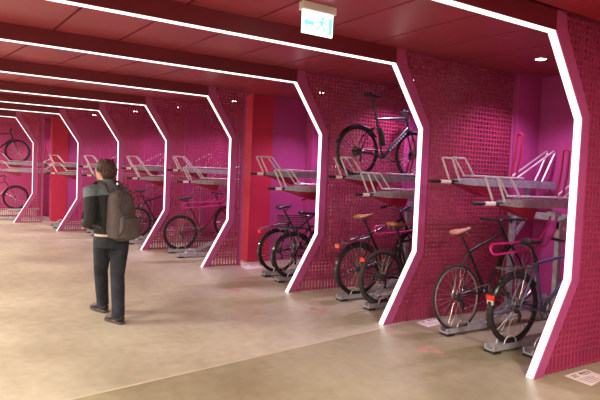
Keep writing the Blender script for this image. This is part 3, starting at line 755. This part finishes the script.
# arms and hands
def limb(mb, pts, rs): mb.tube(pts, rs, 14)
LS, LE, LW = V((0.13,0.170,1.33)), V((0.05,0.230,1.06)), V((0.27,0.150,0.99))
RS, RE, RW = V((0.13,-0.170,1.33)), V((0.06,-0.230,1.06)), V((0.28,-0.150,0.99))
for Sh, El, Wr in ((LS, LE, LW), (RS, RE, RW)):
    limb(b, [Sh-V((0,0.03*(1 if Sh.y > 0 else -1),0)), Sh*0.6+El*0.4, El, El*0.5+Wr*0.5, Wr], [0.055,0.047,0.039,0.036,0.026])
    d = (Wr-El).normalized(); sgn = 1 if Sh.y > 0 else -1
    pal = Wr+d*0.055; inw = V((0,-sgn,0)); fwd = V((0.8,0,0.35)).normalized()
    s0 = len(b.v); b.loft([(Wr,0.020,0.026),(Wr+d*0.03,0.017,0.036),(pal+d*0.02,0.015,0.040),(pal+d*0.035,0.012,0.037)], 12, side=(0,1,0))
    for q, ln in enumerate((0.068,0.078,0.072,0.056)):
        base = pal+d*0.028+fwd*(0.030-0.020*q)*1.0
        k1 = base+d*ln*0.5+inw*0.006; k2 = base+d*ln*0.80+inw*0.028; k3 = base+d*ln*0.82+inw*0.046
        b.tube([base-d*0.012, k1, k2, k3], [0.0095,0.0088,0.008,0.0065], 8)
    th = Wr+d*0.025+fwd*0.028
    b.tube([th-fwd*0.012, th+d*0.03+fwd*0.016+inw*0.01, th+d*0.055+fwd*0.018+inw*0.024], [0.012,0.010,0.007], 8)
def turn(mb, A, deg, s0=0):
    c_, s_ = math.cos(math.radians(deg)), math.sin(math.radians(deg))
    for i in range(s0, len(mb.v)):
        x_, y_, z_ = mb.v[i]; dx, dy = x_-A.x, y_-A.y; mb.v[i] = (A.x+dx*c_-dy*s_, A.y+dx*s_+dy*c_, z_)
FT = 28
# legs and feet
LK, LA = V((0.37,0.065,0.47)), V((0.45,0.03,0.10)); RK, RA = V((0.09,-0.065,0.46)), V((-0.03,-0.065,0.085))
LH, RH = V((0.11,0.08,0.84)), V((0.10,-0.08,0.84))
for H, K, A in ((LH,LK,LA),(RH,RK,RA)):
    limb(b, [H, H*0.6+K*0.4, K, K*0.55+A*0.45, A, A-V((0,0,0.03))], [0.082,0.072,0.052,0.052,0.036,0.034])
    s0 = len(b.v); b.loft([(A+V((-0.05,0,-0.045)),0.028,0.025),(A+V((0.02,0,-0.045)),0.036,0.030),(A+V((0.12,0,-0.055)),0.042,0.020),(A+V((0.17,0,-0.06)),0.03,0.013)], 12); turn(b, A, FT, s0)
twist(b)
body = b.build('body', MT['skin'], pr, remesh=0.006, sm=2)
# eyes
for s in (-1, 1):
    e = MB(); hball(e, (0.080,0.030*s,0.006), 0.010, 0.012, 0.008); twist(e); e.build('eye', MT['white'], pr)
    e = MB(); hball(e, (0.0885,0.030*s,0.006), 0.0025, 0.005, 0.005); twist(e); e.build('pupil', MT['black'], pr)
# hair: cap plus overlapping tufts
h = MB()
hball(h, (-0.020,0,0.034), 0.106, 0.098, 0.094); hball(h, (-0.050,0,-0.020), 0.070, 0.086, 0.085)
rr = random.Random(5)
for k in range(120):
    a = rr.uniform(0, 2*PI); e = rr.uniform(-0.35, 1.35)
    if math.cos(a) > 0.25 and e < 0.45: continue
    c = V((-0.018+0.099*math.cos(e)*math.cos(a), 0.093*math.cos(e)*math.sin(a), 0.025+0.090*math.sin(e)))
    dn = V((0.25*math.cos(a)+rr.uniform(-.3,.3), 0.25*math.sin(a)+rr.uniform(-.4,.4), -1)).normalized() if e < 0.9 else V((rr.uniform(-1,1), rr.uniform(-1,1), 0.1)).normalized()
    p = [c, c+dn*0.025+c.normalized()*0.005, c+dn*0.052+c.normalized()*0.001]
    h.tube([hp(*q) for q in p], [0.009,0.008,0.002], 6)
twist(h)
h.build('hair', MT['hair'], pr, remesh=0.005, sm=1)
# trousers
tr_ = MB()
tr_.loft([((0.10,0,0.76),0.160,0.120),((0.10,0,0.86),0.165,0.125),((0.10,0,0.94),0.150,0.112),((0.10,0,0.99),0.140,0.105)], 22)
for H, K, A, fl in ((LH,LK,LA,1),(RH,RK,RA,1)):
    rings = []
    cs = [(H+V((0,0,0.02)),0.098,0.108),(H*0.7+K*0.3,0.094,0.100),(H*0.35+K*0.65,0.082,0.088),(K,0.072,0.080),(K*0.7+A*0.3-V((0.015,0,0)),0.070,0.080),(K*0.35+A*0.65-V((0.012,0,0)),0.066,0.078),(A+V((-0.005,0,0.04)),0.064,0.078),(A+V((0.0,0,-0.012)),0.066,0.082)]
    tr_.loft(cs, 20)
    for q in range(5):       # creases around knee and hem
        f_ = 0.45+0.12*q; p = H*(1-f_)+A*f_; p = p*0.6+(K if f_ < 0.7 else A)*0.4
tr_.build('jeans', MT['jeans'], pr, remesh=0.011, sm=3)
# shirt hem
MB().loft([((0.10,0,0.885),0.169,0.134),((0.10,0,0.965),0.160,0.126),((0.10,0,1.0),0.15,0.115)], 22).build('shirt_hem', MT['shirt'], pr)
# jacket
jk = MB()
jk.loft([((0.10,0,0.905),0.172,0.138),((0.10,0,0.97),0.176,0.138),((0.11,0,1.10),0.170,0.135),((0.12,0,1.22),0.178,0.138),((0.125,0,1.31),0.176,0.125),((0.13,0,1.37),0.150,0.100),((0.135,0,1.40),0.095,0.080)], 26)
for Sh, El, Wr, s in ((LS,LE,LW,1),(RS,RE,RW,-1)):
    jk.tube([Sh-V((0,0.05*s,-0.005)), Sh+V((0,0.012*s,-0.01)), Sh*0.55+El*0.45, El, El*0.5+Wr*0.5, Wr*0.92+El*0.08], [0.072,0.078,0.070,0.063,0.056,0.046], 16)
twist(jk)
jo = jk.build('jacket', MT['jacket'], pr, remesh=0.010, sm=3)
yk = MB()
yk.loft([((0.125,0,1.295),0.193,0.134),((0.128,0,1.345),0.180,0.120),((0.132,0,1.392),0.125,0.094),((0.137,0,1.415),0.078,0.078),((0.145,0,1.455),0.068,0.072)], 26)
for Sh, El, s in ((LS,LE,1),(RS,RE,-1)):
    yk.tube([Sh-V((0,0.05*s,-0.008)), Sh+V((0,0.014*s,-0.004)), Sh*0.78+El*0.22], [0.076,0.083,0.079], 16)
twist(yk)
yk.build('shoulder_yoke', MT['yoke'], pr, remesh=0.010, sm=2)['label'] = 'grey-blue shoulder panel and collar'
# shoes
for A, s in ((LA, 1), (RA, -1)):
    tilt = 0.0
    o0 = A-V((0,0,0.085)) if s < 0 else V((A.x, A.y, 0.012))
    sh_ = MB().loft([(o0+V((-0.075,0,0.050)),0.030,0.030),(o0+V((-0.04,0,0.060)),0.040,0.048),(o0+V((0.03,0,0.060)),0.043,0.046),(o0+V((0.09,0,0.045)),0.048,0.032),(o0+V((0.15,0,0.036)),0.044,0.024),(o0+V((0.19,0,0.030)),0.026,0.016)], 16)
    turn(sh_, A, FT)
    so_ = sh_.build('shoe', MT['shoe'], pr, remesh=0.007, sm=2)
    sl_ = MB().prism_z([(o0.x+a, o0.y+b_) for a, b_ in ((-0.085,-0.025),(-0.06,-0.040),(0.05,-0.042),(0.11,-0.050),(0.17,-0.042),(0.20,-0.018),(0.20,0.018),(0.17,0.042),(0.11,0.050),(0.05,0.042),(-0.06,0.040),(-0.085,0.025))], o0.z, o0.z+0.024); turn(sl_, A, FT); sl_.build('sole', MT['sole'], so_, smooth=False, bevel=0.004)

# backpack, worn on the back: its own thing
bp = thing('backpack', 'grey-brown cloth backpack worn by the walking person', 'backpack', (-5.50, 1.05, 0), HEAD)
m = MB()
def rbox(mb, c, hx, hy_, z0, z1, taper=0.8, n=28, e=2.7, lean=0.0):
    vs = []; fs = []; N = 12
    for i in range(N+1):
        f_ = i/N; z = z0+(z1-z0)*f_; k = (1-abs(2*f_-1)**5)**0.25 if 0 < f_ < 1 else 0.35
        kw = k*(1-(1-taper)*f_)
        for q in range(n):
            a = 2*PI*q/n; cx_, sx_ = math.cos(a), math.sin(a)
            rr_ = (abs(cx_)**e+abs(sx_)**e)**(-1/e)
            vs.append((c[0]+hx*kw*rr_*cx_+lean*f_, c[1]+hy_*kw*rr_*sx_, z))
    for i in range(N):
        for q in range(n): fs.append((i*n+q, i*n+(q+1)%n, (i+1)*n+(q+1)%n, (i+1)*n+q))
    fs += [list(range(n))[::-1], [N*n+q for q in range(n)]]
    mb.add(vs, fs)
rbox(m, (-0.130,-0.02), 0.130, 0.158, 0.85, 1.36, taper=0.74, lean=0.06)
twist(m, True); m.build('main_bag', MT['pack'], bp)
m = MB(); rbox(m, (-0.255,-0.02), 0.055, 0.120, 0.88, 1.12, taper=0.85, lean=0.02); twist(m, True); m.build('front_pocket', MT['pack'], bp)
m = MB(); m.tube([(-0.292,-0.120,1.095),(-0.315,-0.02,1.105),(-0.292,0.085,1.095)], 0.005, 6); twist(m, True); m.build('zip', MT['pack_dark'], bp)
m = MB(); m.tube([(-0.238,-0.135,1.20),(-0.222,-0.11,1.32),(-0.14,-0.02,1.385),(-0.222,0.07,1.32),(-0.238,0.095,1.20)], 0.005, 6); twist(m, True); m.build('zip', MT['pack_dark'], bp)
m = MB(); m.tube([(-0.065,-0.035,1.36),(-0.075,-0.03,1.405),(-0.075,0.01,1.405),(-0.065,0.015,1.36)], 0.009, 8); twist(m, True); m.build('carry_handle', MT['pack_dark'], bp)
for s in (-1, 1):
    m = MB(); pts = [(-0.03,0.085*s,1.34),(0.03,0.098*s,1.42),(0.11,0.105*s,1.445),(0.19,0.108*s,1.41),(0.255,0.115*s,1.32),(0.262,0.130*s,1.20),(0.22,0.175*s,1.08),(0.10,0.205*s,1.02),(-0.04,0.155*s,0.98)]
    m.loft([(p, 0.028 if 1 < i < 6 else 0.018, 0.008) for i, p in enumerate(pts)], 10); twist(m, True); m.build('shoulder_strap', MT['pack'], bp)
    m = MB(); m.tube([(-0.215,0.115*s-0.01,1.22),(-0.300,0.11*s-0.02,1.10),(-0.305,0.11*s-0.02,1.0),(-0.25,0.11*s-0.01,0.92)], 0.006, 6); twist(m, True); m.build('compression_strap', MT['pack_dark'], bp)
